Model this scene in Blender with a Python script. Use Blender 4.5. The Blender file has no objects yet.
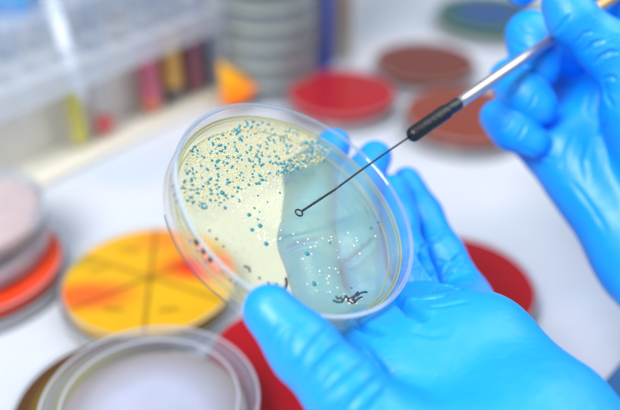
import bpy, bmesh, math, random
import numpy as np
from mathutils import Vector, Matrix, noise
from mathutils.bvhtree import BVHTree
random.seed(7)
rng = np.random.default_rng(7)
S = bpy.context.scene
COL = S.collection
rad = math.radians

# ------------------------------------------------------------------ camera
CAM_H, PITCH, FPX = 0.285, rad(34), 820.0
cam_d = bpy.data.cameras.new('camera')
cam = bpy.data.objects.new('camera', cam_d)
COL.objects.link(cam)
cam.location = (0, 0, CAM_H)
cam.rotation_euler = (math.pi/2 - PITCH, 0, 0)
cam_d.sensor_width = 36
cam_d.lens = 36*FPX/620
cam_d.clip_start = 0.01
cam_d.clip_end = 50
cam_d.dof.use_dof = True
cam_d.dof.focus_distance = 0.283
cam_d.dof.aperture_fstop = 4.2
cam_d.dof.aperture_blades = 0
S.camera = cam

# ------------------------------------------------------------------ light
w = bpy.data.worlds.new('World'); S.world = w; w.use_nodes = True
wn = w.node_tree
bg = wn.nodes['Background']
tc = wn.nodes.new('ShaderNodeTexCoord'); sp = wn.nodes.new('ShaderNodeSeparateXYZ')
rp = wn.nodes.new('ShaderNodeValToRGB')
wn.links.new(tc.outputs['Generated'], sp.inputs[0]); wn.links.new(sp.outputs['Z'], rp.inputs[0])
rp.color_ramp.elements[0].position = 0.0; rp.color_ramp.elements[0].color = (.50, .56, .72, 1)
rp.color_ramp.elements[1].position = 0.8; rp.color_ramp.elements[1].color = (.80, .90, 1.0, 1)
wn.links.new(rp.outputs[0], bg.inputs[0])
bg.inputs[1].default_value = 0.30

def area(name, loc, target, sx, sy, power, col):
    l = bpy.data.lights.new(name, 'AREA'); l.shape = 'RECTANGLE'; l.size = sx; l.size_y = sy
    l.energy = power; l.color = col
    o = bpy.data.objects.new(name, l); COL.objects.link(o); o.location = loc
    o.rotation_euler = (Vector(target)-Vector(loc)).to_track_quat('-Z', 'Y').to_euler()
    return o
area('ceiling_lamp', (-.50, -.42, 1.20), (0, .33, .05), .55, .8, 23.0, (1.0, .97, .94))
area('back_right_light', (.75, .55, 1.15), (0, .35, .05), 1.0, 1.2, 11.5, (.90, .96, 1.0))  # broad area light from above at the back right
S.view_settings.view_transform = 'Standard'
S.view_settings.look = 'None'
S.view_settings.exposure = 0.24
S.view_settings.gamma = 1
S.cycles.use_denoising = True
S.cycles.max_bounces = 14
S.cycles.transparent_max_bounces = 128
S.cycles.caustics_reflective = False
S.cycles.sample_clamp_indirect = 6

# ------------------------------------------------------------------ geometry of the view
CAM = Vector((0, 0, CAM_H))
RT = Vector((1, 0, 0)); UP = Vector((0, math.sin(PITCH), math.cos(PITCH))); FW = Vector((0, math.cos(PITCH), -math.sin(PITCH)))
def ray(px, py): return FW + (px-310)/FPX*RT - (py-205)/FPX*UP
def P(px, py, d): return CAM + d*ray(px, py)
def onz(px, py, z=0.0):
    r = ray(px, py); return CAM + r*((z-CAM_H)/r.z)
def proj(p):
    q = Vector(p)-CAM; d = q.dot(FW); return (310+FPX*q.dot(RT)/d, 205-FPX*q.dot(UP)/d, d)

# ------------------------------------------------------------------ materials
def newmat(name):
    m = bpy.data.materials.new(name); m.use_nodes = True
    nt = m.node_tree; b = nt.nodes['Principled BSDF']
    return m, nt, b
def plain(name, col, rough=.4, coat=0, bump=0, bscale=300, var=0.0, vscale=30, metallic=0, sub=0):
    m, nt, b = newmat(name)
    b.inputs['Base Color'].default_value = (*col, 1); b.inputs['Roughness'].default_value = rough
    b.inputs['Coat Weight'].default_value = coat; b.inputs['Coat Roughness'].default_value = .08
    b.inputs['Metallic'].default_value = metallic
    t = nt.nodes.new('ShaderNodeTexCoord')
    if var:
        n = nt.nodes.new('ShaderNodeTexNoise'); n.inputs['Scale'].default_value = vscale; n.inputs['Detail'].default_value = 5
        nt.links.new(t.outputs['Object'], n.inputs['Vector'])
        mx = nt.nodes.new('ShaderNodeMix'); mx.data_type = 'RGBA'
        mx.inputs[6].default_value = (*[c*(1-var) for c in col], 1); mx.inputs[7].default_value = (*[min(1, c*(1+var)) for c in col], 1)
        nt.links.new(n.outputs[0], mx.inputs[0]); nt.links.new(mx.outputs[2], b.inputs['Base Color'])
    if bump:
        n = nt.nodes.new('ShaderNodeTexNoise'); n.inputs['Scale'].default_value = bscale; n.inputs['Detail'].default_value = 3
        nt.links.new(t.outputs['Object'], n.inputs['Vector'])
        bp = nt.nodes.new('ShaderNodeBump'); bp.inputs['Strength'].default_value = bump; bp.inputs['Distance'].default_value = .001
        nt.links.new(n.outputs[0], bp.inputs['Height']); nt.links.new(bp.outputs[0], b.inputs['Normal'])
    return m
def schlick(nt, f0):
    lw = nt.nodes.new('ShaderNodeLayerWeight'); lw.inputs[0].default_value = .5
    p = nt.nodes.new('ShaderNodeMath'); p.operation = 'POWER'; p.inputs[1].default_value = 5
    nt.links.new(lw.outputs['Facing'], p.inputs[0])
    q = nt.nodes.new('ShaderNodeMath'); q.operation = 'MULTIPLY_ADD'; q.inputs[1].default_value = 1-f0; q.inputs[2].default_value = f0
    nt.links.new(p.outputs[0], q.inputs[0]); return q
def clear(name, tint=(.97, .985, 1.0), milk=.02, milkcol=(.85, .9, 1), ior=1.5, edge=.55, rough=.03, epow=4, f0=None):
    """clear plastic: see-through face on, whiter where it is seen edge on, plus a gloss"""
    m = bpy.data.materials.new(name); m.use_nodes = True; nt = m.node_tree
    for n in list(nt.nodes): nt.nodes.remove(n)
    out = nt.nodes.new('ShaderNodeOutputMaterial')
    tr = nt.nodes.new('ShaderNodeBsdfTransparent'); tr.inputs[0].default_value = (*tint, 1)
    gl = nt.nodes.new('ShaderNodeBsdfGlossy'); gl.inputs['Roughness'].default_value = rough
    df = nt.nodes.new('ShaderNodeBsdfDiffuse'); df.inputs[0].default_value = (*milkcol, 1)
    tl = nt.nodes.new('ShaderNodeBsdfTranslucent'); tl.inputs[0].default_value = (*milkcol, 1)
    m0 = nt.nodes.new('ShaderNodeMixShader'); m0.inputs[0].default_value = .5
    nt.links.new(df.outputs[0], m0.inputs[1]); nt.links.new(tl.outputs[0], m0.inputs[2])
    lw = nt.nodes.new('ShaderNodeLayerWeight'); lw.inputs[0].default_value = .5
    pw = nt.nodes.new('ShaderNodeMath'); pw.operation = 'POWER'; pw.inputs[1].default_value = epow
    nt.links.new(lw.outputs['Facing'], pw.inputs[0])
    ml = nt.nodes.new('ShaderNodeMath'); ml.operation = 'MULTIPLY_ADD'; ml.inputs[1].default_value = edge; ml.inputs[2].default_value = milk
    nt.links.new(pw.outputs[0], ml.inputs[0])
    m1 = nt.nodes.new('ShaderNodeMixShader'); nt.links.new(ml.outputs[0], m1.inputs[0])
    nt.links.new(tr.outputs[0], m1.inputs[1]); nt.links.new(m0.outputs[0], m1.inputs[2])
    fr = schlick(nt, f0 if f0 is not None else ((ior-1)/(ior+1))**2)
    m2 = nt.nodes.new('ShaderNodeMixShader'); nt.links.new(fr.outputs[0], m2.inputs[0])
    nt.links.new(m1.outputs[0], m2.inputs[1]); nt.links.new(gl.outputs[0], m2.inputs[2])
    nt.links.new(m2.outputs[0], out.inputs[0])
    return m

# ------------------------------------------------------------------ objects and names
def tag(o, label=None, cat=None, group=None, kind=None):
    if label: o['label'] = label
    if cat: o['category'] = cat
    if group: o['group'] = group
    if kind: o['kind'] = kind
    return o
def empty(name, loc, label, cat, group=None, rot=None):
    o = bpy.data.objects.new(name, None); COL.objects.link(o); o.location = loc
    o.empty_display_size = .01
    if rot is not None: o.rotation_euler = rot
    return tag(o, label, cat, group)
def link(name, me, mats, parent=None, smooth=True):
    o = bpy.data.objects.new(name, me); COL.objects.link(o)
    for m in (mats if isinstance(mats, (list, tuple)) else [mats]): me.materials.append(m)
    if smooth:
        me.polygons.foreach_set('use_smooth', [True]*len(me.polygons))
    if parent: o.parent = parent
    return o
def mesh_bm(name, bm, mats, parent=None, smooth=True, sharp=None):
    bmesh.ops.recalc_face_normals(bm, faces=bm.faces)
    me = bpy.data.meshes.new(name); bm.to_mesh(me); bm.free()
    o = link(name, me, mats, parent, smooth)
    if sharp: 
        me.set_sharp_from_angle(angle=rad(sharp))
    return o
def lathe(name, prof, mats, parent=None, n=96, closed=True, sharp=35):
    """closed profile of (r, z) turned about Z"""
    bm = bmesh.new(); rings = []
    for r, z in prof:
        if r < 1e-7: rings.append([bm.verts.new((0, 0, z))])
        else: rings.append([bm.verts.new((r*math.cos(2*math.pi*i/n), r*math.sin(2*math.pi*i/n), z)) for i in range(n)])
    k = len(prof)
    for a in range(k if closed else k-1):
        A, B = rings[a], rings[(a+1) % k]
        for i in range(n):
            j = (i+1) % n
            if len(A) == 1 and len(B) == 1: break
            if len(A) == 1: bm.faces.new((A[0], B[i], B[j]))
            elif len(B) == 1: bm.faces.new((A[i], A[j], B[0]))
            else: bm.faces.new((A[i], A[j], B[j], B[i]))
    return mesh_bm(name, bm, mats, parent, True, sharp)
def add_box(bm, c, s, rotm=None):
    M = Matrix.Translation(c) @ (rotm if rotm else Matrix.Identity(4)) @ Matrix.Diagonal((*s, 1))
    return bmesh.ops.create_cube(bm, size=1, matrix=M)['verts']
def bevel_all(bm, w, seg=2):
    bmesh.ops.bevel(bm, geom=[e for e in bm.edges], offset=w, segments=seg, profile=.5, affect='EDGES')
def tube_mesh(bm, pts, r, n=8, caps=True):
    pts = [Vector(p) for p in pts]; rings = []
    rr = r if isinstance(r, (list, tuple)) else [r]*len(pts)
    t0 = (pts[1]-pts[0]).normalized(); up = Vector((0, 0, 1)) if abs(t0.z) < .9 else Vector((1, 0, 0))
    nrm = t0.cross(up).normalized()
    for i, p in enumerate(pts):
        t = (pts[min(i+1, len(pts)-1)]-pts[max(i-1, 0)]).normalized()
        nrm = (nrm - t*nrm.dot(t)).normalized(); b = t.cross(nrm)
        rings.append([bm.verts.new(p+rr[i]*(math.cos(2*math.pi*k/n)*nrm+math.sin(2*math.pi*k/n)*b)) for k in range(n)])
    for A, B in zip(rings, rings[1:]):
        for k in range(n): bm.faces.new((A[k], A[(k+1) % n], B[(k+1) % n], B[k]))
    if caps: bm.faces.new(rings[0]); bm.faces.new(rings[-1][::-1])

# ------------------------------------------------------------------ bench
m, nt, b = newmat('bench_white')
t = nt.nodes.new('ShaderNodeTexCoord')
mp = nt.nodes.new('ShaderNodeMapping'); mp.inputs['Scale'].default_value = (3, 9, 1); mp.inputs['Rotation'].default_value = (0, 0, .5)
n1 = nt.nodes.new('ShaderNodeTexNoise'); n1.inputs['Scale'].default_value = 1.6; n1.inputs['Detail'].default_value = 4
nt.links.new(t.outputs['Object'], mp.inputs[0]); nt.links.new(mp.outputs[0], n1.inputs['Vector'])
cr = nt.nodes.new('ShaderNodeValToRGB'); cr.color_ramp.elements[0].position = .3; cr.color_ramp.elements[1].position = .7
cr.color_ramp.elements[0].color = (.49, .55, .64, 1); cr.color_ramp.elements[1].color = (.61, .62, .68, 1)
nt.links.new(n1.outputs[0], cr.inputs[0]); nt.links.new(cr.outputs[0], b.inputs['Base Color'])
b.inputs['Roughness'].default_value = .24
n2 = nt.nodes.new('ShaderNodeTexNoise'); n2.inputs['Scale'].default_value = 60
nt.links.new(t.outputs['Object'], n2.inputs['Vector'])
bp = nt.nodes.new('ShaderNodeBump'); bp.inputs['Strength'].default_value = .15; bp.inputs['Distance'].default_value = .002
nt.links.new(n2.outputs[0], bp.inputs['Height']); nt.links.new(bp.outputs[0], b.inputs['Normal'])
bm = bmesh.new(); add_box(bm, (0, 1.0, -.02), (3.4, 3.0, .04)); bevel_all(bm, .004)
bench = mesh_bm('lab_bench', bm, m, None, True, 40); tag(bench, kind='structure')

# ------------------------------------------------------------------ petri dishes on the bench
M_CLEAR = clear('dish_plastic', milk=.004, edge=.5, epow=8, f0=.010)
M_LID = clear('lid_wall_plastic', milk=.34, edge=.5, epow=4, milkcol=(.90, .92, .94))
M_FOOT = clear('foot_ring_plastic', milk=.28, edge=.5, epow=3, milkcol=(.9, .92, .96))  # foot ring made milky white: rim highlight put into its colour
M_CLEAR2 = clear('dish_plastic_haze', milk=.06, edge=.6, epow=5)
M_INK = plain('marker_ink', (.012, .014, .03), .5)
def shell(name, R, H, t, parent, mat, z0=0, up=True, n=96):
    """a shallow round tray: opening up or down"""
    pr = [(0, 0), (R-.0004, 0), (R, .0004), (R, H-.0003), (R-.0003, H), (R-t+.0002, H), (R-t, H-.0003), (R-t, t+.0006), (R-t-.0006, t), (0, t)]
    if not up: pr = [(r, H-z) for r, z in pr]
    o = lathe(name, pr, mat, parent, n); o.location.z = z0
    return o
def medium_mat(name, col, col2=None, mode='plain', rough=.25):
    m, nt, b = newmat(name)
    t = nt.nodes.new('ShaderNodeTexCoord')
    b.inputs['Roughness'].default_value = rough; b.inputs['Specular IOR Level'].default_value = .25
    n = nt.nodes.new('ShaderNodeTexNoise'); n.inputs['Scale'].default_value = 70; n.inputs['Detail'].default_value = 4
    nt.links.new(t.outputs['Object'], n.inputs['Vector'])
    mx = nt.nodes.new('ShaderNodeMix'); mx.data_type = 'RGBA'
    mx.inputs[6].default_value = (*[c*.85 for c in col], 1); mx.inputs[7].default_value = (*[min(1, c*1.12) for c in col], 1)
    nt.links.new(n.outputs[0], mx.inputs[0]); last = mx.outputs[2]
    if mode == 'radial':      # a differently coloured ring towards the edge
        ln = nt.nodes.new('ShaderNodeVectorMath'); ln.operation = 'LENGTH'; nt.links.new(t.outputs['Object'], ln.inputs[0])
        mr = nt.nodes.new('ShaderNodeMapRange'); mr.inputs[1].default_value = .020; mr.inputs[2].default_value = .038
        nt.links.new(ln.outputs['Value'], mr.inputs[0])
        m3 = nt.nodes.new('ShaderNodeMix'); m3.data_type = 'RGBA'; m3.inputs[7].default_value = (*col2, 1)
        nt.links.new(last, m3.inputs[6]); nt.links.new(mr.outputs[0], m3.inputs[0]); last = m3.outputs[2]
    if mode == 'wedge':       # stained wedges around given spots
        for (cx, cy, r, c) in col2:
            mpn = nt.nodes.new('ShaderNodeVectorMath'); mpn.operation = 'SUBTRACT'; mpn.inputs[1].default_value = (cx, cy, 0)
            nt.links.new(t.outputs['Object'], mpn.inputs[0])
            sc_ = nt.nodes.new('ShaderNodeVectorMath'); sc_.operation = 'MULTIPLY'; sc_.inputs[1].default_value = (.75, 1.5, 0)
            nt.links.new(mpn.outputs[0], sc_.inputs[0])
            ln = nt.nodes.new('ShaderNodeVectorMath'); ln.operation = 'LENGTH'; nt.links.new(sc_.outputs[0], ln.inputs[0])
            mr = nt.nodes.new('ShaderNodeMapRange'); mr.inputs[1].default_value = r; mr.inputs[2].default_value = r*.2; mr.interpolation_type = 'SMOOTHSTEP'
            nt.links.new(ln.outputs['Value'], mr.inputs[0])
            m3 = nt.nodes.new('ShaderNodeMix'); m3.data_type = 'RGBA'; m3.inputs[7].default_value = (*c, 1)
            nt.links.new(last, m3.inputs[6]); nt.links.new(mr.outputs[0], m3.inputs[0]); last = m3.outputs[2]
    nt.links.new(last, b.inputs['Base Color'])
    return m
def squiggle(bm, c, L, h, z, n=14, ang=0.0, r=.0003):
    pts = []
    for i in range(n):
        u = i/(n-1)-.5
        x = u*L; y = h*math.sin(i*2.1)*random.uniform(.4, 1)
        pts.append((c[0]+x*math.cos(ang)-y*math.sin(ang), c[1]+x*math.sin(ang)+y*math.cos(ang), z))
    tube_mesh(bm, pts, r, 5)
def dish(loc, label, medium, R=.045, H=.0145, inverted=True, group='petri dishes on the bench', rot=0, thick=.0048, name='petri_dish', mat=None, n=96):
    """a closed dish; inverted: medium on top under the clear base, lid below"""
    root = empty(name, loc, label, 'petri dish', group, (0, 0, rot))
    mt = mat or M_CLEAR
    if inverted:
        shell('lid', R, .0085, .0010, root, M_LID if mt is M_CLEAR else mt, 0, True, n)
        shell('base', R-.0017, H-.0012, .0010, root, mt, .0012, False, n)
        lathe('foot_ring', [(R-.0024+.0006*math.cos(a_), H+.0001+.0005*math.sin(a_)) for a_ in [2*math.pi*k/8 for k in range(8)]], M_FOOT, root, n)
        if medium:
            o = lathe('medium', [(0, 0), (R-.0029, 0), (R-.0029, thick-.0002), (R-.0031, thick), (0, thick)], medium, root, n); o.location.z = H-.0012-thick+.0000
    else:
        shell('base', R-.0017, H-.0012, .0010, root, mt, 0, True, n)
        if medium:
            o = lathe('medium', [(0, 0), (R-.0029, 0), (R-.0029, thick), (0, thick)], medium, root, n); o.location.z = .0012
        shell('lid', R, .0085, .0010, root, mt, H-.0085, False, n)
    return root

Y_MED = medium_mat('yellow_medium', (.80, .42, .002), [(-.031, -.012, .026, (.85, .13, .01)), (.029, .010, .028, (.85, .012, .004)), (.010, .034, .026, (.85, .26, .01)), (-.042, .016, .011, (.50, .32, .01))], 'wedge')
R_MED = medium_mat('red_medium', (.47, .001, .008))
BR_MED = medium_mat('brown_medium', (.19, .030, .010))
BR2_MED = medium_mat('rust_medium', (.29, .050, .020))
BG_MED = medium_mat('blue_green_medium', (.003, .07, .27), (.006, .10, .06), 'radial')
OR_MED = medium_mat('orange_red_medium', (.70, .008, .006), (.82, .055, .006), 'radial')
OL_MED = medium_mat('olive_medium', (.50, .40, .05), (.10, .04, .01), 'radial')
PK_MED = medium_mat('pale_pink_medium', (.66, .48, .46))
GR_MED = medium_mat('grey_lilac_medium', (.50, .50, .60), (.55, .50, .42), 'radial')
ST_MED = medium_mat('pale_olive_medium', (.50, .54, .42))

def put(px, py, ztop): 
    p = onz(px, py, ztop); return (p.x, p.y)
# yellow sectored dish
x, y = put(150, 277, .0145)
d = dish((x, y, 0), 'inverted yellow dish divided by dark marker lines into wedges, with orange stains', Y_MED, R=.0475, rot=.05)
bm = bmesh.new()
zt = .0148
for k in range(3):
    a = math.pi*k/3+rad(92)
    c, s = math.cos(a), math.sin(a)
    add_box(bm, (0, 0, zt), (.086, .0007, .0002), Matrix.Rotation(a, 4, 'Z'))
for (cx, cy, an) in [(.012, -.026, .1), (-.016, -.024, -.1), (.018, .024, .3), (-.014, .025, -.2), (-.028, .008, .3)]:
    squiggle(bm, (cx, cy), .010, .0016, zt, 12, an, .00028)
mesh_bm('marker_writing', bm, plain('faded_ink', (.22, .10, .01), .5), d, False)

# lower left pair: olive dish and the clear lidded dish resting beside it
x, y = put(114, 404, .0145)
dish((x, y, 0), 'olive dish with a dark brown rim at the bottom left, under the nearest clear dish', OL_MED, R=.0455, inverted=True)
x, y = put(150, 402, .029)
d = dish((x, y, .0148), 'nearest dish, clear with grey lilac glare painted on a thin disc, resting on the olive dish', None, R=.0450, inverted=False, H=.0145, mat=clear('lid_plastic', milk=.07, edge=.8, epow=4, milkcol=(.80, .84, .95)))
o = lathe('medium', [(0, 0), (.0395, 0), (.0395, .0015), (0, .0015)], medium_mat('lilac_glare_paint', (.60, .60, .74), (.34, .27, .24), 'radial'), d, 96); o.location.z = .0024  # thin disc, no medium: lilac glare in the clear dish put into its colour
M_RIDGE = clear('lid_ridge', milk=.5, edge=.4, milkcol=(.9, .93, 1))
for R_, z_ in ((.0365, .0147), (.0446, .0147)): lathe('lid_ridge', [(R_+.0007*math.cos(a_), z_+.0005*math.sin(a_)) for a_ in [2*math.pi*k/8 for k in range(8)]], M_RIDGE, d, 96)

# left stack
x, y = put(-24, 262, .0145)
dish((x, y, 0), 'orange and red dish at the left edge, under two clear dishes', OR_MED, R=.047, inverted=True)
dish((x-.008, y+.008, .0147), 'middle clear dish of the pile at the left edge', PK_MED, R=.045, inverted=False, H=.0135, mat=M_CLEAR2)
dish((x-.009, y+.012, .0284), 'topmost clear dish of the pile at the left edge', PK_MED, R=.045, inverted=False, H=.0135, mat=M_CLEAR2)

# red ones
x, y = put(302, 362, .0145)
dish((x, y, 0), 'red dish under the thumb of the hand that holds the culture dish', R_MED, R=.0470)
x, y = put(452, 283, .0145)
dish((x, y, 0), 'red dish behind the palm of the lower glove', R_MED, R=.0450)
x, y = put(342, 91, .0145)
dish((x, y, 0), 'glossy red dish beside the dish stack, its top catching a pale reflection', R_MED, R=.0425)
x, y = put(425, 60, .0145)
dish((x, y, 0), 'dark brown dish at the back, behind the rust coloured one', BR_MED, R=.0425)
x, y = put(466, 112, .0145)
dish((x, y, 0), 'rust brown dish behind the black collar of the loop tool', BR2_MED, R=.0455)
x, y = put(490, 12, .0145)
dish((x, y, 0), 'blue dish with a green rim at the far end of the bench', BG_MED, R=.050)

# ------------------------------------------------------------------ dishes stacked in a blue rack
sx, sy = put(268, 80, 0)
M_BLUE = plain('blue_rack_plastic', (.02, .07, .42), .35)
root = empty('dish_rack', (sx, sy, 0), 'dark blue upright rack holding a column of petri dishes', 'rack')
bm = bmesh.new(); add_box(bm, (0, .012, .002), (.100, .060, .004)); bevel_all(bm, .0012); mesh_bm('rack_base', bm, M_BLUE, root, True, 40)
for px_, py_ in ((-.0475, -.006), (.0475, -.002), (-.030, .042), (.030, .042)):
    bm = bmesh.new(); add_box(bm, (px_, py_, .092), (.007, .014, .176)); bevel_all(bm, .002); mesh_bm('post', bm, M_BLUE, root, True, 40)
bm = bmesh.new(); add_box(bm, (0, .012, .182), (.108, .070, .004)); bevel_all(bm, .0012); mesh_bm('rack_top', bm, M_BLUE, root, True, 40)
order = ['lowest', 'second', 'third', 'fourth', 'fifth', 'sixth', 'seventh', 'eighth', 'ninth']
for k in range(9):
    dish((sx+random.uniform(-.0008, .0008), sy-.004, .0042+k*.0147), '%s clear dish from the bottom of the column in the blue rack' % order[k], ST_MED, R=.0415, H=.0145,
         inverted=True, group='dishes in the blue rack', mat=M_CLEAR2, n=64, rot=random.uniform(0, 6))
# things behind
bx, by = put(322, 62, 0)
bm = bmesh.new(); add_box(bm, (bx+.008, by+.03, .10), (.035, .05, .20)); bevel_all(bm, .003)
tag(mesh_bm('storage_box', bm, plain('beige_card', (.66, .56, .44), .7, var=.08), None, True, 40), 'tall beige carton standing to the right of the blue rack', 'box')
bx, by = put(-16, 60, 0)
bm = bmesh.new(); add_box(bm, (bx-.14, by+.14, .05), (.30, .08, .10)); bevel_all(bm, .004)
tag(mesh_bm('storage_box', bm, plain('sky_blue_plastic', (.10, .38, .80), .4), None, True, 40), 'light blue plastic box in the far left corner behind the tube rack', 'box')
# orange cone beside the rack
cx, cy = put(240, 103, 0)
root = empty('small_orange_cone', (cx, cy, .0), 'bright orange cone-shaped plastic piece lying between the tube rack and the dish column', 'funnel')
o = lathe('cone', [(0.0205, 0), (.0215, .0), (.0215, .002), (.0035, .034), (.0025, .040), (.0018, .040), (.0028, .033), (.0205, .0015)],
      medium_mat('orange_plastic', (.95, .20, .01), [(-.006, .0, .030, (.98, .48, .01))], 'wedge'), root, 48)
o.rotation_euler = (0, rad(-28), 0); o.location = (0, 0, .0074); o.scale = (.72, .72, .72)

# ------------------------------------------------------------------ notebook and sleeve-side clutter, bottom right
nx, ny = put(612, 345, .012)
bm = bmesh.new(); add_box(bm, (nx+.056, ny-.02, .010), (.09, .14, .018), Matrix.Rotation(-.75, 4, 'Z')); bevel_all(bm, .002)
o = mesh_bm('notebook', bm, plain('navy_cover', (.05, .16, .36), .5, var=.1), None, True, 40)
tag(o, 'dark blue notebook lying on the bench between the two gloved hands', 'notebook')

# ------------------------------------------------------------------ test tube rack
M_RACK = plain('white_rack_plastic', (.72, .76, .84), .35)
M_RACK_T = clear('rack_plate', tint=(.9, .95, 1), milk=.42, edge=.4, milkcol=(.92, .93, .96))
A0 = onz(49, 187, 0); A1 = onz(216, 104, 0)
u = (A1-A0); u.z = 0; u.normalize(); v = Vector((-u.y, u.x, 0))          # v: away from the viewer
ang = math.atan2(u.y, u.x)
L0, L1, DEP = -.16, (A1-A0).length+.010, .075
root = empty('tube_rack', (A0.x, A0.y, 0), 'white plastic test tube rack with two perforated shelves standing at the left', 'rack', None, (0, 0, ang))
def plate_with_holes(name, z0, z1, holes, hr, mat, x0, x1, y0, y1):
    """plate with round holes: grid cells, each with an octagonal ring"""
    bm = bmesh.new(); N = 16
    xs = sorted(h[0] for h in holes if abs(h[1]-holes[0][1]) < 1e-6); 
    ys = sorted(set(round(h[1], 5) for h in holes))
    ex = [x0]+[(a+b_)/2 for a, b_ in zip(xs, xs[1:])]+[x1]
    ey = [y0]+[(a+b_)/2 for a, b_ in zip(ys, ys[1:])]+[y1]
    for i, hx in enumerate(xs):
        for j, hy in enumerate(ys):
            a, c, e, f = ex[i], ex[i+1], ey[j], ey[j+1]
            outer = []; inner = []
            for k in range(N):
                th = 2*math.pi*k/N+math.pi/4
                dx, dy = math.cos(th), math.sin(th)
                s_ = 1/max(abs(dx), abs(dy))
                qx, qy = dx*s_, dy*s_
                outer.append((hx+(c-hx if qx > 0 else hx-a)*qx, hy+(f-hy if qy > 0 else hy-e)*qy)); inner.append((hx+hr*dx, hy+hr*dy))
            V = [[bm.verts.new((x_, y_, z)) for x_, y_ in ring] for ring in (outer, inner) for z in (z0, z1)]
            ob, ot, ib, it = V
            for k in range(N):
                l = (k+1) % N
                bm.faces.new((ot[k], ot[l], it[l], it[k])); bm.faces.new((ob[l], ob[k], ib[k], ib[l])); bm.faces.new((ib[k], ib[l], it[l], it[k]))
                mx, my = (outer[k][0]+outer[l][0])/2, (outer[k][1]+outer[l][1])/2
                if min(abs(mx-x0), abs(mx-x1), abs(my-y0), abs(my-y1)) < 1e-6: bm.faces.new((ob[k], ob[l], ot[l], ot[k]))
    bmesh.ops.remove_doubles(bm, verts=bm.verts, dist=1e-6)
    return mesh_bm(name, bm, mat, root, False)
HZ0, HZ1 = .056, .072
SP = .0213
hxs = [L1-.0155-SP*i for i in range(int((L1-L0-.03)/SP))]
rows = [.016, .045, .070]
holes = [(hx, hy) for hx in hxs for hy in rows]
DEP = .086
plate_with_holes('top_shelf', HZ0, HZ1, holes, .0090, M_RACK_T, L0, L1, 0, DEP)
bm = bmesh.new(); add_box(bm, ((L0+L1)/2, DEP/2, .003), (L1-L0, DEP, .006)); bevel_all(bm, .001); mesh_bm('base_shelf', bm, plain('warm_bounce_cream', (.74, .70, .60), .4), root, True, 40)  # cream base: warm bounced light under the top shelf put into the colour
bm = bmesh.new(); add_box(bm, ((L0+L1)/2, .0305, .031), (L1-L0-.012, .002, .049)); mesh_bm('brightening_panel', bm, plain('brightening_panel_cream', (.78, .74, .66), .4), root, False)  # added panel, no part of the rack, catches light to brighten under the shelf
for ex_ in (L0, L1):
    bm = bmesh.new(); add_box(bm, (ex_+(.003 if ex_ == L1 else -.003), DEP/2, .040), (.006, DEP+.004, .080)); bevel_all(bm, .002); mesh_bm('end_panel', bm, M_RACK_T, root, True, 40)
M_GLASS = clear('tube_glass', tint=(.98, .99, 1), milk=.012, edge=.5, epow=5, f0=.03)
def tube(hx, hy, R, H, liquids, label, capcol=None, z0=.0075, tilt=0):
    p = A0+u*hx+v*hy
    rt = empty('test_tube', (p.x, p.y, z0), label, 'test tube', 'test tubes in the white rack')
    prof = []
    for k in range(7): a = math.pi/2*k/6; prof.append((R*math.sin(a), R-R*math.cos(a)))
    prof += [(R, H-.001), (R+.0008, H-.0008), (R+.0008, H), (R-.0009, H), (R-.0009, R)]
    for k in range(5, -1, -1): a = math.pi/2*k/6; prof.append(((R-.0009)*math.sin(a), R-(R-.0009)*math.cos(a)))
    lathe('glass', prof, M_GLASS, rt, 32)
    for (za, zb, mt) in liquids:
        rr = R-.0011; pr = []
        if za <= .0012:
            for k in range(7): a = math.pi/2*k/6; pr.append((rr*math.sin(a), R-rr*math.cos(a)))
            pr += [(rr, zb), (0, zb)]
        else: pr = [(0, za), (rr, za), (rr, zb), (0, zb)]
        lathe('liquid', pr, mt, rt, 32)
    if capcol:
        lathe('cap', [(0, H-.004), (R-.0012, H-.004), (R-.0012, H+.0002), (R+.0016, H+.0002), (R+.0016, H+.012), (R+.001, H+.0128), (0, H+.0128)], capcol, rt, 32)
    return rt
LQ = lambda n_, c: plain(n_, c, .2, coat=.5)
l_pink = LQ('pink_liquid', (.66, .05, .13)); l_or = LQ('orange_liquid', (.90, .14, .005)); l_y = LQ('amber_liquid', (.80, .38, .002)); l_k = LQ('black_sediment', (.004, .012, .018))
l_mar = LQ('maroon_liquid', (.24, .012, .05)); l_yg = LQ('yellow_liquid', (.78, .66, .005)); l_red = LQ('red_liquid', (.80, .003, .008))
def hole_near(px, py, z, row=0):     # the hole whose tube shows nearest this place
    best = min(hxs, key=lambda hx: abs(proj(A0+u*hx+v*rows[row]+Vector((0, 0, z)))[0]-px))
    return best
h = hxs
tube(h[0], rows[0], .0080, .088, [(0, .050, l_mar)], 'maroon filled test tube in the front row, nearest the dish column')
tube(h[1], rows[0], .0080, .088, [(0, .014, l_k), (.0141, .052, l_y)], 'test tube of amber liquid over black sediment')
tube(h[2], rows[0], .0080, .088, [(0, .012, l_or), (.0121, .048, l_pink)], 'test tube of pink liquid with an orange bottom')
tube(h[4], rows[0], .0075, .088, [(0, .012, l_red)], 'test tube with only a little bright red liquid')
tube(h[5], rows[0], .0058, .150, [(0, .040, l_yg)], 'narrow tall test tube with yellow liquid')
tube(h[0], rows[1], .0080, .105, [(0, .04, l_mar)], 'back row test tube with a pink cap behind the maroon one', plain('pink_cap', (.75, .20, .32), .4))
tube(h[1], rows[2], .0080, .110, [(0, .05, l_mar)], 'farthest maroon test tube, in the last row', plain('maroon_cap', (.40, .12, .2), .4))
tube(h[3], rows[1], .0080, .100, [], 'empty test tube in the middle row behind the pink one')
tube(h[4], rows[2], .0080, .110, [], 'empty test tube in the last row behind the red one', plain('grey_cap', (.55, .5, .55), .4))
tube(h[6], rows[1], .0080, .100, [], 'empty test tube in the middle row, left of the white pipette')
pale_cap = plain('pale_cap', (.72, .66, .72), .4)
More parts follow.
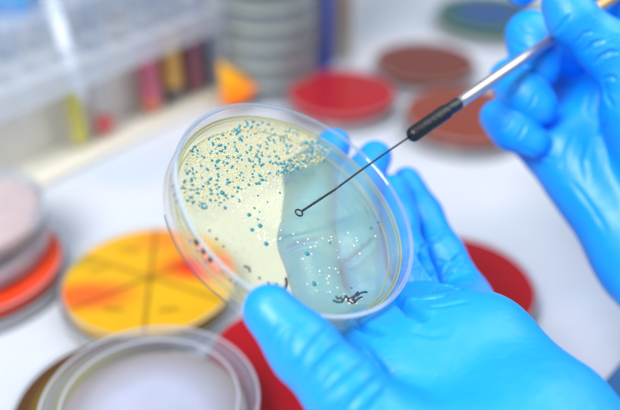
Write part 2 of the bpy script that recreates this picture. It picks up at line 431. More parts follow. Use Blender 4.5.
for ri, k_ in ((1, 1), (1, 4), (1, 8), (2, 2), (2, 6)):
    if k_ < len(h):
        tube(h[k_], rows[ri], .0080, .112, [], 'clear empty test tube, %s from the right end in the %s row of the rack' % (['first', 'second', 'third', 'fourth', 'fifth', 'sixth', 'seventh', 'eighth', 'ninth', 'tenth', 'eleventh'][k_], ['front', 'middle', 'last'][ri]), pale_cap if (k_+ri) % 3 == 0 else None)
# tall white pipette leaning in a hole
pa = P(78, 84, .53); pb = P(42, -30, .545)
root2 = empty('pipette', pa, 'shiny white pipette tube rising out of the left of the rack', 'pipette')
bm = bmesh.new()
dirp = (pb-pa).normalized()
q = [(-dirp*.012, .0012), (-dirp*.008, .0022), (-dirp*.003, .0042), (dirp*.002, .0050), (dirp*.04, .0052), (dirp*.14, .0052)]
tube_mesh(bm, [a_[0] for a_ in q], [a_[1] for a_ in q], 24)
mesh_bm('barrel', bm, plain('pipette_white', (.80, .85, .93), .25), root2, True, 50)
bm = bmesh.new(); tube_mesh(bm, [dirp*.14, dirp*.142, dirp*.165, dirp*.167], [.0055, .0072, .0072, .006], 24)
mesh_bm('plunger', bm, plain('pipette_grey', (.5, .55, .62), .3), root2, True, 50)

# ------------------------------------------------------------------ the held culture dish
TH = rad(49)
IMN = Vector((.607, .794))                                  # image direction (right, up) the opening leans to
nrm = (-FW*math.cos(TH) + (RT*IMN.x+UP*IMN.y)*math.sin(TH)).normalized()
maj = (RT*.794 - UP*.607).normalized()
mnr = nrm.cross(maj).normalized()
DC = P(299.5, 203.5, .2795)
DM = Matrix((( maj.x, mnr.x, nrm.x, DC.x), (maj.y, mnr.y, nrm.y, DC.y), (maj.z, mnr.z, nrm.z, DC.z), (0, 0, 0, 1)))
DI = DM.inverted()
def ondish(px, py, z):
    """world point where the sight line meets the plane z of the held dish"""
    o = DI @ CAM; r = (DI.to_3x3() @ ray(px, py)); return DM @ (o + r*((z-o.z)/r.z))
def dl(px, py, z):
    return DI @ ondish(px, py, z)
RD, HD = .045, .0114
AZ = -.0048                 # agar surface below the rim
hd = empty('culture_dish', (0, 0, 0), 'open petri dish of pale yellow agar dotted with teal colonies, held in the lower glove', 'petri dish')
hd.matrix_world = DM
M_HELD = clear('held_dish_plastic', tint=(.995, .998, 1), milk=.003, edge=.55, ior=1.50, rough=.02)
prof = [(0, -HD), (RD-.0016, -HD), (RD-.0012, -HD-.0006), (RD-.0006, -HD-.0006), (RD-.0004, -HD), (RD, -HD+.0008), (RD+.0001, -.0005), (RD-.0002, 0), (RD-.0009, 0.0001),
        (RD-.0012, -.0004), (RD-.0014, -HD+.0016), (RD-.0022, -HD+.0011), (0, -HD+.0011)]
lathe('dish_wall', prof, M_HELD, hd, 192)
lathe('rim_edge', [(RD-.0012+.0002, .00005), (RD+.0003, .00005), (RD+.0005, .0004), (RD+.0003, .0009), (RD-.0009, .0010), (RD-.0012, .0006)],
      clear('rim_plastic', tint=(.80, .88, .97), milk=.22, edge=.6, ior=1.7, rough=.05, milkcol=(.9, .95, 1)), hd, 192)
# agar
m = bpy.data.materials.new('agar'); m.use_nodes = True; nt = m.node_tree
for n in list(nt.nodes): nt.nodes.remove(n)
out = nt.nodes.new('ShaderNodeOutputMaterial')
tr = nt.nodes.new('ShaderNodeBsdfTransparent'); tr.inputs[0].default_value = (.978, .975, .875, 1)
df = nt.nodes.new('ShaderNodeBsdfDiffuse'); df.inputs[0].default_value = (.80, .78, .02, 1)
tl = nt.nodes.new('ShaderNodeBsdfTranslucent'); tl.inputs[0].default_value = (.80, .78, .02, 1)
m0 = nt.nodes.new('ShaderNodeMixShader'); m0.inputs[0].default_value = .4
nt.links.new(df.outputs[0], m0.inputs[1]); nt.links.new(tl.outputs[0], m0.inputs[2])
t = nt.nodes.new('ShaderNodeTexCoord'); nz = nt.nodes.new('ShaderNodeTexNoise'); nz.inputs['Scale'].default_value = 55; nz.inputs['Detail'].default_value = 4
nt.links.new(t.outputs['Object'], nz.inputs['Vector'])
mr = nt.nodes.new('ShaderNodeMapRange'); mr.inputs[3].default_value = .06; mr.inputs[4].default_value = .11; nt.links.new(nz.outputs[0], mr.inputs[0])
m1 = nt.nodes.new('ShaderNodeMixShader'); nt.links.new(mr.outputs[0], m1.inputs[0]); nt.links.new(tr.outputs[0], m1.inputs[1]); nt.links.new(m0.outputs[0], m1.inputs[2])
gl = nt.nodes.new('ShaderNodeBsdfGlossy'); gl.inputs['Roughness'].default_value = .38
fr = schlick(nt, .03)
m2 = nt.nodes.new('ShaderNodeMixShader'); nt.links.new(fr.outputs[0], m2.inputs[0]); nt.links.new(m1.outputs[0], m2.inputs[1]); nt.links.new(gl.outputs[0], m2.inputs[2])
nt.links.new(m2.outputs[0], out.inputs[0])
M_AGAR = m
RA = RD-.00165
agar = lathe('agar', [(0, -HD+.0013), (RA-.0008, -HD+.0013), (RA, -HD+.002), (RA, AZ+.0007), (RA-.0003, AZ+.0006), (RA-.0010, AZ+.0001), (RA-.0018, AZ), (0, AZ)], M_AGAR, hd, 160)
# drying ring of the medium near the wall
M_AEDGE = clear('agar_edge', tint=(.9, .9, .7), milk=.45, edge=.3, milkcol=(.80, .78, .52))
def torus(name, R_, r_, z_, mt):
    return lathe(name, [(R_+r_*math.cos(a_), z_+r_*math.sin(a_)) for a_ in [2*math.pi*k/8 for k in range(8)]], mt, hd, 160)
torus('agar_rim', RA-.0003, .00035, AZ+.0008, M_AEDGE)
torus('agar_rim', RA-.0022, .00030, -HD+.0018, M_AEDGE)
torus('agar_rim', RA-.0012, .00018, AZ+.0002, M_AEDGE)

def inside(p, poly):
    x_, y_ = p; c = False; j = len(poly)-1
    for i in range(len(poly)):
        if (poly[i][1] > y_) != (poly[j][1] > y_) and x_ < (poly[j][0]-poly[i][0])*(y_-poly[i][1])/(poly[j][1]-poly[i][1])+poly[i][0]: c = not c
        j = i
    return c
LAWN = [(186, 205), (181, 185), (184, 165), (192, 148), (205, 140), (222, 132), (240, 122), (252, 116), (268, 114), (290, 119), (310, 126), (324, 134), (331, 146), (330, 158), (316, 165), (300, 169),
        (286, 174), (272, 180), (258, 184), (240, 190), (226, 202), (210, 210), (196, 212)]
SPARSE = [(226, 196), (250, 184), (284, 175), (281, 200), (283, 236), (275, 248), (260, 240), (244, 222), (228, 210)]
LOWER = [(290, 232), (318, 236), (352, 230), (384, 226), (378, 250), (350, 262), (330, 280), (352, 300), (330, 302), (306, 286), (300, 262)]
def sample(poly, n):
    xs = [p[0] for p in poly]; ys = [p[1] for p in poly]; res = []
    while len(res) < n:
        q = (random.uniform(min(xs), max(xs)), random.uniform(min(ys), max(ys)))
        if inside(q, poly): res.append(q)
    return res
def blobs(name, items, mat, flat=.55, sub=1):
    """flattened droplets standing on the agar surface"""
    t_ = bmesh.new(); bmesh.ops.create_icosphere(t_, subdivisions=sub, radius=1)
    bv = np.array([v_.co[:] for v_ in t_.verts]); bf = np.array([[v_.index for v_ in f.verts] for f in t_.faces]); t_.free()
    V = []; Fc = []
    for k, (px_, py_, r, el) in enumerate(items):
        c = dl(px_, py_, AZ)
        if math.hypot(c.x, c.y) > RA-.0012-r: continue
        a = random.uniform(0, 6.28); ca, sa = math.cos(a), math.sin(a)
        q = bv*np.array([r*el, r, r*flat])
        q = np.c_[q[:, 0]*ca-q[:, 1]*sa, q[:, 0]*sa+q[:, 1]*ca, q[:, 2]]+np.array([c.x, c.y, AZ+r*flat*.25])
        Fc.append(bf+len(V)*len(bv)); V.append(q)
    V = np.concatenate(V); Fc = np.concatenate(Fc)
    me = bpy.data.meshes.new(name); me.from_pydata(V.tolist(), [], Fc.tolist())
    return tag(link(name, me, mat, hd), kind='stuff')
cream = plain('cream_colony', (.66, .61, .34), .35, var=.12, vscale=400)
white = plain('white_colony', (.85, .85, .72), .3)
teal = plain('teal_colony', (.008, .24, .33), .35, var=.3, vscale=500)
def dens(q):       # denser in the right half of the lawn
    return noise.noise(Vector((q[0]*.06, q[1]*.06, 3)))+.25*((q[0]-190)/140)
pts = [q for q in sample(LAWN, 3700) if dens(q) > random.uniform(-.75, .25)]
blobs('bacterial_lawn', [(x_, y_, abs(random.gauss(.00019, .00007))+.00008, random.uniform(1, 1.12)) for x_, y_ in pts], cream)
items = []
for q in sample(LAWN, 380):
    nb = 1 if random.random() < .7 else random.choice([2, 2, 3])
    a = random.uniform(0, 3.14)
    for j in range(nb): items.append((q[0]+j*1.7*math.cos(a), q[1]+j*1.7*math.sin(a), random.choice([.00032, .00036, .00042, .00048, .00056]), random.uniform(1, 1.2)))
items += [(218+i*1.6, 146-i*.4, .00052, 1.2) for i in range(3)]
items += [(249, 215, .0008, 1), (260, 226, .0009, 1), (252, 230, .0008, 1), (266, 244, .0009, 1), (225, 208, .0007, 1), (222, 193, .0009, 1.2), (238, 188, .0006, 1), (307, 254, .0009, 1), (314, 284, .0009, 1.1), (378, 222, .0007, 1), (371, 228, .0006, 1.3), (351, 288, .0005, 1), (330, 243, .0005, 1)]
items += [(q[0], q[1], random.uniform(.0003, .0005), 1.1) for q in sample(SPARSE, 8)]
blobs('teal_colonies', items, teal, .62)
it = [(q[0], q[1], random.uniform(.0002, .00048), 1) for q in sample(SPARSE, 120)]
it += [(q[0], q[1], random.uniform(.0002, .00048), 1) for q in sample(LOWER, 42)]
it += [(q[0], q[1], random.uniform(.0004, .0007), 1.3) for q in sample([(334, 296), (362, 298), (356, 305), (338, 304)], 9)]
it += [(q[0], q[1], random.uniform(.0002, .00035), 1) for q in sample(LAWN, 120)]
blobs('white_colonies', it, white, .45)
# marker writing: dark scribble low on the dish, ticks along the left wall
bm = bmesh.new()
def stroke(pts, r, z=-HD-.0004, zz=None):
    tube_mesh(bm, [dl(a_, b_, z) for a_, b_ in pts], r, 6)
SC = [[(336, 296), (338, 299), (341, 297), (343, 301)], [(342, 302), (346, 296), (349, 302)], [(345, 295), (349, 299), (353, 296), (354, 301)], [(352, 301), (356, 294), (358, 292)], [(347, 300), (352, 303), (356, 302)],
      [(357, 296), (360, 293), (364, 292), (367, 292)], [(333, 300), (337, 302), (341, 302)], [(355, 301), (359, 298), (362, 297)]]
for s_ in SC: stroke(s_, .00032, AZ+.0003)
stroke([(286, 278), (287, 283), (285, 289)], .0005, AZ+.0006)
for s_ in ([(209, 230), (210, 231)], [(216, 238), (217, 240)], [(223, 246), (224, 247)], [(244, 266), (249, 268), (250, 272)], [(259, 277), (260, 279)], [(268, 282), (269, 284)], [(276, 283), (277, 285)]):
    stroke([s_[0], ((s_[0][0]+s_[-1][0])/2, (s_[0][1]+s_[-1][1])/2), s_[-1]] if len(s_) == 2 else s_, .00034, AZ+.0006)
mesh_bm('marker_writing', bm, plain('marker_ink_dark', (.02, .025, .045), .4), hd, True)
# marks on the side wall (lower left): printed black and blue bars, plain orange bars
def wallpt(px, py, zl=0):
    """angle and height of the outer wall where this sight line meets it"""
    o = DI @ CAM; d_ = DI.to_3x3() @ ray(px, py)
    A_ = d_.x**2+d_.y**2; B_ = 2*(o.x*d_.x+o.y*d_.y); C_ = o.x**2+o.y**2-RD**2
    dc = B_*B_-4*A_*C_
    if dc < 0: return math.atan2(o.y, o.x), -.006
    t_ = (-B_-math.sqrt(dc))/(2*A_); q_ = o+d_*t_
    return math.atan2(q_.y, q_.x), q_.z
def wall_marks(name, rows_, mat):
    bm = bmesh.new()
    for (a, zl, da, dz) in rows_:
        n_ = 4; r0 = RD+.00008; r1 = RD+.00016
        for rr in (r0, r1): pass
        ring = []
        for k in range(n_+1):
            th = a+da*(k/n_-.5)
            ring.append([bm.verts.new((rr*math.cos(th), rr*math.sin(th), zz)) for rr, zz in ((r0, zl), (r1, zl), (r1, zl+dz), (r0, zl+dz))])
        for A, B in zip(ring, ring[1:]):
            for k in range(4): bm.faces.new((A[k], A[(k+1) % 4], B[(k+1) % 4], B[k]))
        bm.faces.new(ring[0]); bm.faces.new(ring[-1][::-1])
    return mesh_bm(name, bm, mat, hd, False)
def marks(px_list, da, dz):
    res = []
    for (x_, y_) in px_list:
        a_, z_ = wallpt(x_, y_)
        res.append((a_, min(-.0012, max(-HD+.0008, z_))-dz/2, da, dz))
    return res
wall_marks('black_print', marks([(202, 234), (209, 243), (216, 251)], .044, .0018), M_INK)
wall_marks('blue_print', marks([(191, 241), (198, 251), (206, 262), (178, 178), (179, 188), (180, 196), (236, 273), (241, 277), (238, 270)], .016, .0012), plain('blue_print_ink', (.06, .13, .45), .5))
wall_marks('orange_bars', marks([(206, 239), (213, 247), (220, 255), (224, 259)], .040, .0016), plain('orange_bar_colour', (.80, .30, .20), .5))
aw = [wallpt(x_, y_)[0] for x_, y_ in ((176, 215), (236, 290))]
a0, a1 = aw
if a1 < a0 and a0-a1 > math.pi: a1 += 2*math.pi
wall_marks('dark_base_line', [(a0+(a1-a0)*(-.10+.118*k), -HD+.0003, abs(a1-a0)*.119, .0005) for k in range(10)], plain('dark_edge', (.05, .07, .12), .3))

# ------------------------------------------------------------------ inoculating loop
lp = ondish(298.3, 214.2, AZ+.0007)
w0 = ondish(301.5, 211.5, AZ+.0012)
HB = .338
def wp(px, py, s):    # along the tool: s from 0 (loop) to 1 (x = 557)
    return None
pE = P(556, 36, HB)
def along(px):
    # point of the straight line w0 -> pE that shows at px
    lo, hi = 0.0, 1.6
    for _ in range(50):
        mid = (lo+hi)/2
        if proj(w0.lerp(pE, mid))[0] < px: lo = mid
        else: hi = mid
    return w0.lerp(pE, lo)
tool = empty('inoculating_loop', lp, 'metal inoculating loop with black collar held by the upper glove', 'loop tool')
def rel(p): return p-lp
M_WIRE = plain('wire_steel', (.045, .05, .06), .35, metallic=.7)
bm = bmesh.new()
ax = (pE-w0).normalized(); side = nrm.cross(ax).normalized(); inpl = side.cross(nrm).normalized()
R_L = .00135
cl = w0-inpl*R_L
pts = [cl+R_L*(math.cos(a_)*inpl+math.sin(a_)*side) for a_ in [rad(12)+rad(336)*k/28 for k in range(29)]]
tube_mesh(bm, [rel(p) for p in pts], .00030, 8)
bend = along(334); bend = bend - UP*.0004
cpts = []
N_ = 90
for strand in (0, 1):
    c_ = []
    for k in range(N_+1):
        f = k/N_; base_ = w0.lerp(bend, f); th = 2*math.pi*9*f+strand*math.pi
        c_.append(rel(base_+.00024*(math.cos(th)*side+math.sin(th)*nrm)))
    tube_mesh(bm, c_, .00027, 6)
c0 = along(411)
tube_mesh(bm, [rel(bend.lerp(c0, k/10)+UP*.0006*math.sin(math.pi*k/10)*.6) for k in range(11)], .00036, 8)
mesh_bm('loop_wire', bm, M_WIRE, tool)
def turned(name, stations, mat, n=32, sharp=40):
    bm_ = bmesh.new(); tube_mesh(bm_, [rel(a_) for a_, _ in stations], [b_ for _, b_ in stations], n)
    return mesh_bm(name, bm_, mat, tool, True, sharp)
def ln(p, q_, f): return p.lerp(q_, f)
c1, c2, c3 = along(409.5), along(448), along(459)
turned('black_collar', [(c1, .0012), (ln(c1, c2, .01), .0019), (ln(c1, c2, .04), .0026), (ln(c1, c2, .10), .00295), (ln(c1, c2, .5), .0030), (ln(c1, c2, .92), .0031), (ln(c1, c2, .97), .0029), (c2, .0025)],
       plain('black_rubber', (.010, .011, .014), .38, bump=.3, bscale=900), 32)
turned('collar_sleeve', [(ln(c1, c2, .96), .00245), (ln(c2, c3, .05), .0026), (ln(c2, c3, .9), .0026), (c3, .0022)], plain('black_sleeve', (.018, .019, .024), .3), 32)
c4 = along(640)
sh = [(ln(c3, c4, -.01), .0015), (ln(c3, c4, .004), .0021), (ln(c3, c4, .02), .0023), (ln(c3, c4, .60), .0023)]
turned('handle_shaft', sh, plain('brushed_metal', (.62, .60, .62), .28, metallic=.85, var=.08, vscale=200), 32)
turned('handle_end', [(ln(c3, c4, .60), .00229), (ln(c3, c4, .62), .0026), (ln(c3, c4, 1.5), .0026), (ln(c3, c4, 1.52), .002)], plain('brass_end', (.60, .38, .16), .35, metallic=.6), 32)

# ------------------------------------------------------------------ gloved hands as one continuous surface each
def smin(a, b_, k):
    h_ = np.clip(.5+.5*(b_-a)/k, 0, 1)
    return b_*(1-h_)+a*h_-k*h_*(1-h_)
def cone_sdf(X, Y, Z, a, b_, r1, r2):
    ba = np.array(b_)-np.array(a); L2 = float(ba@ba)
    px_, py_, pz_ = X-a[0], Y-a[1], Z-a[2]
    h_ = np.clip((px_*ba[0]+py_*ba[1]+pz_*ba[2])/L2, 0, 1)
    return np.sqrt((px_-h_*ba[0])**2+(py_-h_*ba[1])**2+(pz_-h_*ba[2])**2)-(r1+(r2-r1)*h_)
def surface_nets(V, org, h_):
    nx, ny, nz = V.shape; inn = V < 0
    acc = np.zeros((nx-1, ny-1, nz-1, 3), np.float32); cnt = np.zeros((nx-1, ny-1, nz-1), np.float32)
    for ax_ in range(3):
        sl0 = [slice(None)]*3; sl1 = [slice(None)]*3; sl0[ax_] = slice(0, -1); sl1[ax_] = slice(1, None)
        A, B = V[tuple(sl0)], V[tuple(sl1)]
        cr_ = (A < 0) != (B < 0)
        idx = np.argwhere(cr_)
        a_, b_ = A[cr_], B[cr_]; tt = a_/(a_-b_)
        pos = idx.astype(np.float32); pos[:, ax_] += tt
        o1, o2 = [k for k in range(3) if k != ax_]
        for d1 in (0, -1):
            for d2 in (0, -1):
                c = idx.copy(); c[:, o1] += d1; c[:, o2] += d2
                ok = (c >= 0).all(1) & (c[:, 0] < nx-1) & (c[:, 1] < ny-1) & (c[:, 2] < nz-1)
                c = c[ok]; np.add.at(acc, (c[:, 0], c[:, 1], c[:, 2]), pos[ok]); np.add.at(cnt, (c[:, 0], c[:, 1], c[:, 2]), 1)
    m_ = cnt > 0; ids = -np.ones(cnt.shape, int); ids[m_] = np.arange(m_.sum())
    verts = acc[m_]/cnt[m_][:, None]*h_+np.array(org)
    faces = []
    for ax_ in range(3):
        sl0 = [slice(None)]*3; sl1 = [slice(None)]*3; sl0[ax_] = slice(0, -1); sl1[ax_] = slice(1, None)
        A, B = inn[tuple(sl0)], inn[tuple(sl1)]
        idx = np.argwhere(A != B); o1, o2 = [(1, 2), (2, 0), (0, 1)][ax_]
        ok = (idx[:, o1] > 0) & (idx[:, o2] > 0) & (idx[:, o1] < V.shape[o1]-1) & (idx[:, o2] < V.shape[o2]-1); idx = idx[ok]
        def g(d1, d2):
            c = idx.copy(); c[:, o1] += d1; c[:, o2] += d2; return ids[c[:, 0], c[:, 1], c[:, 2]]
        q_ = np.stack([g(-1, -1), g(0, -1), g(0, 0), g(-1, 0)], 1)
        fl = ~A[tuple(idx.T)]; q_[fl] = q_[fl][:, ::-1]
        faces.append(q_[(q_ >= 0).all(1)])
    return verts, np.concatenate(faces)
def build_hand(name, groups, final, creases, mat, label, h_=.0009, seed=0):
    """groups: {name: (k, [(a, b, ra, rb), ...])}; final: [(group, k), ...] merged in order"""
    allp = [(Vector(s_[0]), s_[2]) for g in groups.values() for s_ in g[1]]+[(Vector(s_[1]), s_[3]) for g in groups.values() for s_ in g[1]]
    lo = [min(p[i]-r for p, r in allp)-.006 for i in range(3)]; hi = [max(p[i]+r for p, r in allp)+.006 for i in range(3)]
    ax_ = [np.arange(lo[i], hi[i], h_, dtype=np.float32) for i in range(3)]
    X, Y, Z = np.meshgrid(*ax_, indexing='ij', sparse=True)
    D = None
    for gname, kf in final:
        k, segs = groups[gname]; G = None
        for a, b_, ra, rb in segs:
            d_ = cone_sdf(X, Y, Z, a, b_, ra, rb).astype(np.float32)
            G = d_ if G is None else smin(G, d_, k)
        D = G if D is None else smin(D, G, kf)
    v_, f_ = surface_nets(D, lo, h_)
    del D
    me = bpy.data.meshes.new(name); me.from_pydata(v_.tolist(), [], f_.tolist())
    o = link(name, me, mat)
    sm = o.modifiers.new('s', 'SMOOTH'); sm.factor = .5; sm.iterations = 3
    ss = o.modifiers.new('ss', 'SUBSURF'); ss.levels = 1; ss.render_levels = 1
    dg = bpy.context.evaluated_depsgraph_get()
    me2 = bpy.data.meshes.new_from_object(o.evaluated_get(dg), depsgraph=dg)
    o.modifiers.clear(); o.data = me2; bpy.data.meshes.remove(me)
    n_ = len(me2.vertices); co = np.empty(n_*3, np.float32); me2.vertices.foreach_get('co', co); co = co.reshape(-1, 3)
    no = np.empty(n_*3, np.float32); me2.vertex_normals.foreach_get('vector', no); no = no.reshape(-1, 3).copy()
    bvh = BVHTree.FromPolygons([Vector(c) for c in co], [tuple(p.vertices) for p in me2.polygons])
    disp = np.zeros(n_)
    for (pp, amp, wd) in creases:
        # put the crease on the surface, then work with true distances
        P3 = []
        for i in range(len(pp)-1):
            for j in range(6):
                f = j/6; x_ = pp[i][0]*(1-f)+pp[i+1][0]*f; y_ = pp[i][1]*(1-f)+pp[i+1][1]*f
                x_ += .8*noise.noise(Vector((x_*.15, y_*.15, seed+1.3))); y_ += .8*noise.noise(Vector((x_*.15, y_*.15, seed+7.7)))
                hit = bvh.ray_cast(CAM, ray(x_, y_).normalized())
                if hit[0] is not None: P3.append(np.array(hit[0]))
        if len(P3) < 3: continue
        P3 = np.array(P3)
        amp_, wd_ = amp*1.1, wd*.70
        near = np.where((np.abs(co-P3.mean(0)) < (np.abs(P3-P3.mean(0)).max(0)+wd*5)).all(1))[0]
        if not len(near): continue
        c_ = co[near]; best = np.full(len(near), 1e9); ends = np.zeros(len(near))
        for i in range(len(P3)-1):
            a = P3[i]; e = P3[i+1]-a; L2 = max(1e-12, float(e@e))
            if L2 > (.006)**2: continue
            tt = np.clip(((c_-a)@e)/L2, 0, 1); d_ = np.linalg.norm(c_-a-tt[:, None]*e, axis=1)
            fr_ = (i+tt)/(len(P3)-1); m_ = d_ < best
            best[m_] = d_[m_]; ends[m_] = fr_[m_]
        taper = np.clip(np.minimum(ends, 1-ends)*4, 0, 1)**.7
        disp[near] += taper*(-amp_*np.exp(-(best/wd_)**2)+.28*amp_*np.exp(-((best-2.4*wd_)/(1.5*wd_))**2))
    # slow unevenness of thin rubber over skin
    for i in range(0, n_):
        q_ = Vector(co[i])
        disp[i] += .00028*noise.noise(q_*75+Vector((seed, 0, 0)))+.00012*noise.noise(q_*210)
    co = co+no*disp[:, None].astype(np.float32)
    me2.vertices.foreach_set('co', co.reshape(-1).tolist()); me2.update()
    me2.polygons.foreach_set('use_smooth', [True]*len(me2.polygons))
    return tag(o, label, 'gloved hand')

# glove rubber
m, nt, b = newmat('blue_nitrile')
b.inputs['Base Color'].default_value = (.002, .33, .95, 1)
b.inputs['Roughness'].default_value = .43
b.inputs['Specular IOR Level'].default_value = .62
b.inputs['Subsurface Weight'].default_value = .0
t = nt.nodes.new('ShaderNodeTexCoord')
n1 = nt.nodes.new('ShaderNodeTexNoise'); n1.inputs['Scale'].default_value = 2200; n1.inputs['Detail'].default_value = 2
n2 = nt.nodes.new('ShaderNodeTexNoise'); n2.inputs['Scale'].default_value = 260; n2.inputs['Detail'].default_value = 4; n2.inputs['Distortion'].default_value = 1.2
n3 = nt.nodes.new('ShaderNodeTexNoise'); n3.inputs['Scale'].default_value = 95; n3.inputs['Detail'].default_value = 2; n3.inputs['Distortion'].default_value = 2.2
n4 = nt.nodes.new('ShaderNodeTexNoise'); n4.inputs['Scale'].default_value = 26
mpg = nt.nodes.new('ShaderNodeMapping'); mpg.inputs['Scale'].default_value = (1.0, 1.9, .8); mpg.inputs['Rotation'].default_value = (.3, .2, .7)
nt.links.new(t.outputs['Object'], mpg.inputs[0])
nt.links.new(t.outputs['Object'], n1.inputs['Vector']); nt.links.new(t.outputs['Object'], n2.inputs['Vector']); nt.links.new(mpg.outputs[0], n3.inputs['Vector']); nt.links.new(t.outputs['Object'], n4.inputs['Vector'])
def mth(op, a, b_=None, c=None):
    n_ = nt.nodes.new('ShaderNodeMath'); n_.operation = op
    for k_, v_ in enumerate((a, b_, c)):
        if v_ is None: continue
        if isinstance(v_, (int, float)): n_.inputs[k_].default_value = v_
        else: nt.links.new(v_, n_.inputs[k_])
    return n_.outputs[0]
rid = mth('ABSOLUTE', mth('SUBTRACT', n3.outputs[0], .5))
rid = mth('MINIMUM', mth('MULTIPLY', rid, 14.0), 1.0)                 # thin valleys where the noise crosses its middle
msk = mth('SUBTRACT', n4.outputs[0], .44); msk = mth('MINIMUM', mth('MAXIMUM', mth('MULTIPLY', msk, 7.0), 0.0), 1.0)
hgt = mth('MULTIPLY_ADD', mth('MULTIPLY', rid, msk), .55, mth('MULTIPLY_ADD', n1.outputs[0], .10, mth('MULTIPLY', n2.outputs[0], .45)))
bp = nt.nodes.new('ShaderNodeBump'); bp.inputs['Strength'].default_value = .45; bp.inputs['Distance'].default_value = .0004
nt.links.new(hgt, bp.inputs['Height']); nt.links.new(bp.outputs[0], b.inputs['Normal'])
M_GLOVE = m

def chain(pts):   # [(px, py, depth, r)] -> segments
    q_ = [(P(a, b_, d_), r) for a, b_, d_, r in pts]
    return [(tuple(q_[i][0]), tuple(q_[i+1][0]), q_[i][1], q_[i+1][1]) for i in range(len(q_)-1)]
def under(pts):   # finger under the dish: (px, py, r, extra gap) on the plane of the dish floor
    res = []
    for e in pts:
        a, b_, r = e[:3]; g = e[3] if len(e) > 3 else 0
        res.append((ondish(a, b_, -HD-.0009-r-g), r))
    return [(tuple(res[i][0]), tuple(res[i+1][0]), res[i][1], res[i+1][1]) for i in range(len(res)-1)]
def dep(px, py, r, g=0): return proj(ondish(px, py, -HD-.0009-r-g))[2]

index = under([(334, 145, .0071), (310, 177, .0098), (306, 240, .0100), (320, 302, .0090, .0060)])
middle = under([(375, 157, .0072), (354, 190, .0098), (353, 248, .0100), (370, 302, .0090, .0070)])
ring = under([(394, 190, .0068, .002), (396, 220, .0084, .001), (402, 256, .0092, .001), (422, 302, .0092, .005)])
dpk = dep(440, 250, .008)
pinky = chain([(407, 181, dpk+.028, .0064), (423, 214, dpk+.018, .0078), (443, 254, dpk+.006, .0084), (466, 300, dpk-.004, .0100)])
dI, dM = dep(320, 302, .0090, .0060), dep(370, 302, .0090, .0070)
print('finger depths', dI, dM, dpk, dep(337, 147, .0068))
palm = chain([(322, 308, dI-.001, .0090), (396, 378, .266, .0150), (500, 470, .242, .0200)])
palm += chain([(374, 306, dM-.001, .0090), (432, 368, .272, .0160), (530, 440, .250, .0210)])
palm += chain([(424, 306, dM-.002, .0095), (458, 354, .276, .0160), (548, 425, .256, .0200)])
palm += chain([(466, 300, dpk-.004, .0105), (486, 347, .277, .0140), (541, 428, .262, .0180), (640, 520, .245, .0200)])
palm += chain([(500, 470, .240, .0200), (620, 600, .215, .0230)])
palm += chain([(530, 440, .250, .0210), (640, 560, .225, .0240)])
thumbp = DM @ Vector((.0135, -.0505, .002))
tpx = proj(thumbp); print('thumb tip shows at', tpx)
thumb = chain([(270, 311, .2430, .0082), (303, 348, .2400, .0098), (344, 392, .2370, .0112), (400, 450, .236, .0140), (470, 520, .235, .0180)])
thenar = chain([(400, 450, .236, .0150), (500, 500, .236, .0210)])
groups = {'index': (.004, index), 'middle': (.004, middle), 'ring': (.004, ring), 'pinky': (.004, pinky), 'palm': (.012, palm), 'thumb': (.004, thumb), 'thenar': (.010, thenar)}
CR_L = [
 ([(284, 360), (290, 343), (298, 328), (306, 318)], .0005, .0010), ([(306, 388), (318, 368), (334, 350), (350, 342)], .0007, .0011), ([(296, 370), (308, 350), (320, 334), (332, 326)], .0005, .0009),
 ([(322, 402), (340, 384), (358, 368), (372, 362)], .0007, .0012), ([(346, 412), (360, 394), (374, 380), (386, 376)], .0006, .0010), ([(264, 350), (272, 334), (284, 318)], .0004, .0008), ([(250, 320), (260, 308)], .0003, .0008),
 ([(366, 414), (378, 398), (390, 388)], .0006, .0009), ([(314, 396), (328, 376), (344, 358)], .0004, .0007), ([(274, 352), (282, 334), (292, 322)], .0003, .0007),
 ([(388, 294), (400, 304), (414, 313), (430, 322)], .0024, .0022), ([(400, 304), (424, 300), (453, 294)], .0015, .0015), ([(400, 304), (406, 314), (409, 322)], .0006, .0009),
 ([(419, 253), (428, 268), (440, 285)], .0022, .0020), ([(440, 285), (452, 266), (462, 254)], .0012, .0012), ([(438, 284), (458, 289), (478, 293)], .0014, .0013), ([(440, 284), (426, 297), (415, 300)], .0006, .0009),
 ([(352, 322), (366, 329), (388, 336)], .0018, .0018), ([(444, 287), (462, 283), (480, 282)], .0005, .0009), ([(437, 262), (450, 262), (468, 250)], .0006, .0009),
 ([(420, 248), (437, 240), (452, 226)], .0010, .0010), ([(443, 276), (455, 272), (474, 262)], .0005, .0009), ([(412, 302), (430, 308), (452, 304), (476, 300)], .0005, .0012),
 ([(284, 252), (300, 243), (324, 240)], .0016, .0013), ([(337, 270), (356, 256), (380, 236)], .0016, .0013), ([(340, 262), (352, 262), (364, 252)], .0005, .0009),
 ([(365, 205), (372, 220), (384, 236)], .0005, .0009), ([(300, 200), (312, 203), (328, 196)], .0005, .0009),
 ([(364, 345), (376, 362), (392, 382)], .0006, .0016), ([(405, 330), (430, 336), (455, 334)], .00025, .0016)]
hand_l = build_hand('gloved_hand', groups, [('palm', 0), ('index', .003), ('middle', .0030), ('ring', .0014), ('pinky', .0035), ('thenar', .010), ('thumb', .006)], CR_L, M_GLOVE,
   'bright blue gloved hand, palm up, holding the culture dish between thumb and fingers', seed=1)

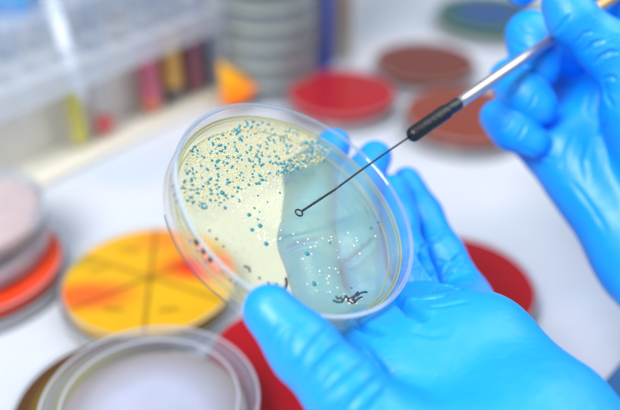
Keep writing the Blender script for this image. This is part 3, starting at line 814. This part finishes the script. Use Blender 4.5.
Z0 = .335
mid = chain([(575, 60, .372, .0092), (530, 35, .352, .0092), (534, 54, .349, .0088), (540, 71, .350, .0078)])
rng_ = chain([(560, 140, .372, .0092), (510, 79, .352, .0074), (525, 94, .346, .0089), (540, 107, .344, .0077)])
pnk = chain([(560, 170, .366, .0090), (498, 117, .353, .0062), (512, 129, .349, .0080), (533, 142, .347, .0070)])
idx = chain([(640, 30, .376, .0095), (588, -22, .366, .0082), (548, -30, .356, .0076), (522, -10, .350, .0068)])
pl = chain([(560, 80, .392, .0150), (575, 120, .385, .0160), (590, 150, .378, .0165)])
pl += chain([(610, 50, .392, .0150), (600, 110, .385, .0160)])
pl += chain([(558, 150, .360, .0150), (644, 258, .345, .0180), (740, 380, .32, .020)])
pl += chain([(592, 130, .366, .0155), (684, 232, .350, .0190), (770, 350, .325, .022)])
pl += chain([(618, 95, .370, .0150), (712, 200, .352, .0190)])
pl += chain([(640, 60, .374, .0140), (730, 170, .352, .0190)])
th = chain([(562, 2, .326, .0080), (572, 18, .327, .0094), (604, 46, .330, .0104), (640, 92, .332, .0122), (690, 170, .334, .0170)])
tn = chain([(634, 110, .334, .0140), (690, 210, .336, .0200)])
groups = {'mid': (.006, mid), 'ring': (.006, rng_), 'pnk': (.006, pnk), 'idx': (.003, idx), 'palm': (.012, pl), 'th': (.004, th), 'tn': (.008, tn)}
CR_R = [([(498, 132), (508, 124), (512, 112)], .0005, .0010), ([(516, 140), (523, 132), (526, 122)], .0004, .0009), ([(505, 100), (514, 92), (520, 82)], .0005, .0010), ([(526, 112), (533, 102), (536, 92)], .0004, .0009), ([(512, 40), (520, 46), (530, 48)], .0005, .0010), ([(516, 26), (524, 32), (536, 32)], .0004, .0009),
 ([(556, 33), (563, 22), (572, 14)], .0006, .0010), ([(585, 54), (592, 44), (608, 39)], .0008, .0010), ([(593, 66), (600, 56), (612, 52), (620, 53)], .0008, .0010), ([(602, 80), (610, 77), (620, 79)], .0006, .0010),
 ([(605, 80), (606, 96), (616, 110)], .0009, .0012), ([(606, 114), (602, 137), (612, 171)], .0007, .0014), ([(575, 134), (566, 152), (559, 172)], .0005, .0014), ([(590, 140), (584, 160), (588, 190)], .0004, .0014),
 ([(575, 44), (584, 34), (596, 30)], .0004, .0009), ([(590, 90), (586, 110), (592, 128)], .0004, .0012), ([(570, 180), (590, 205), (612, 240)], .0003, .0014), ([(520, 148), (540, 156), (556, 160)], .0005, .0010)]
hand_r = build_hand('gloved_hand', groups, [('palm', 0), ('pnk', .0022), ('ring', .0009), ('mid', .0010), ('idx', .002), ('tn', .008), ('th', .0030)], CR_R, M_GLOVE,
   'bright blue gloved hand with curled fingers, gripping the inoculating loop at the upper right', seed=5)
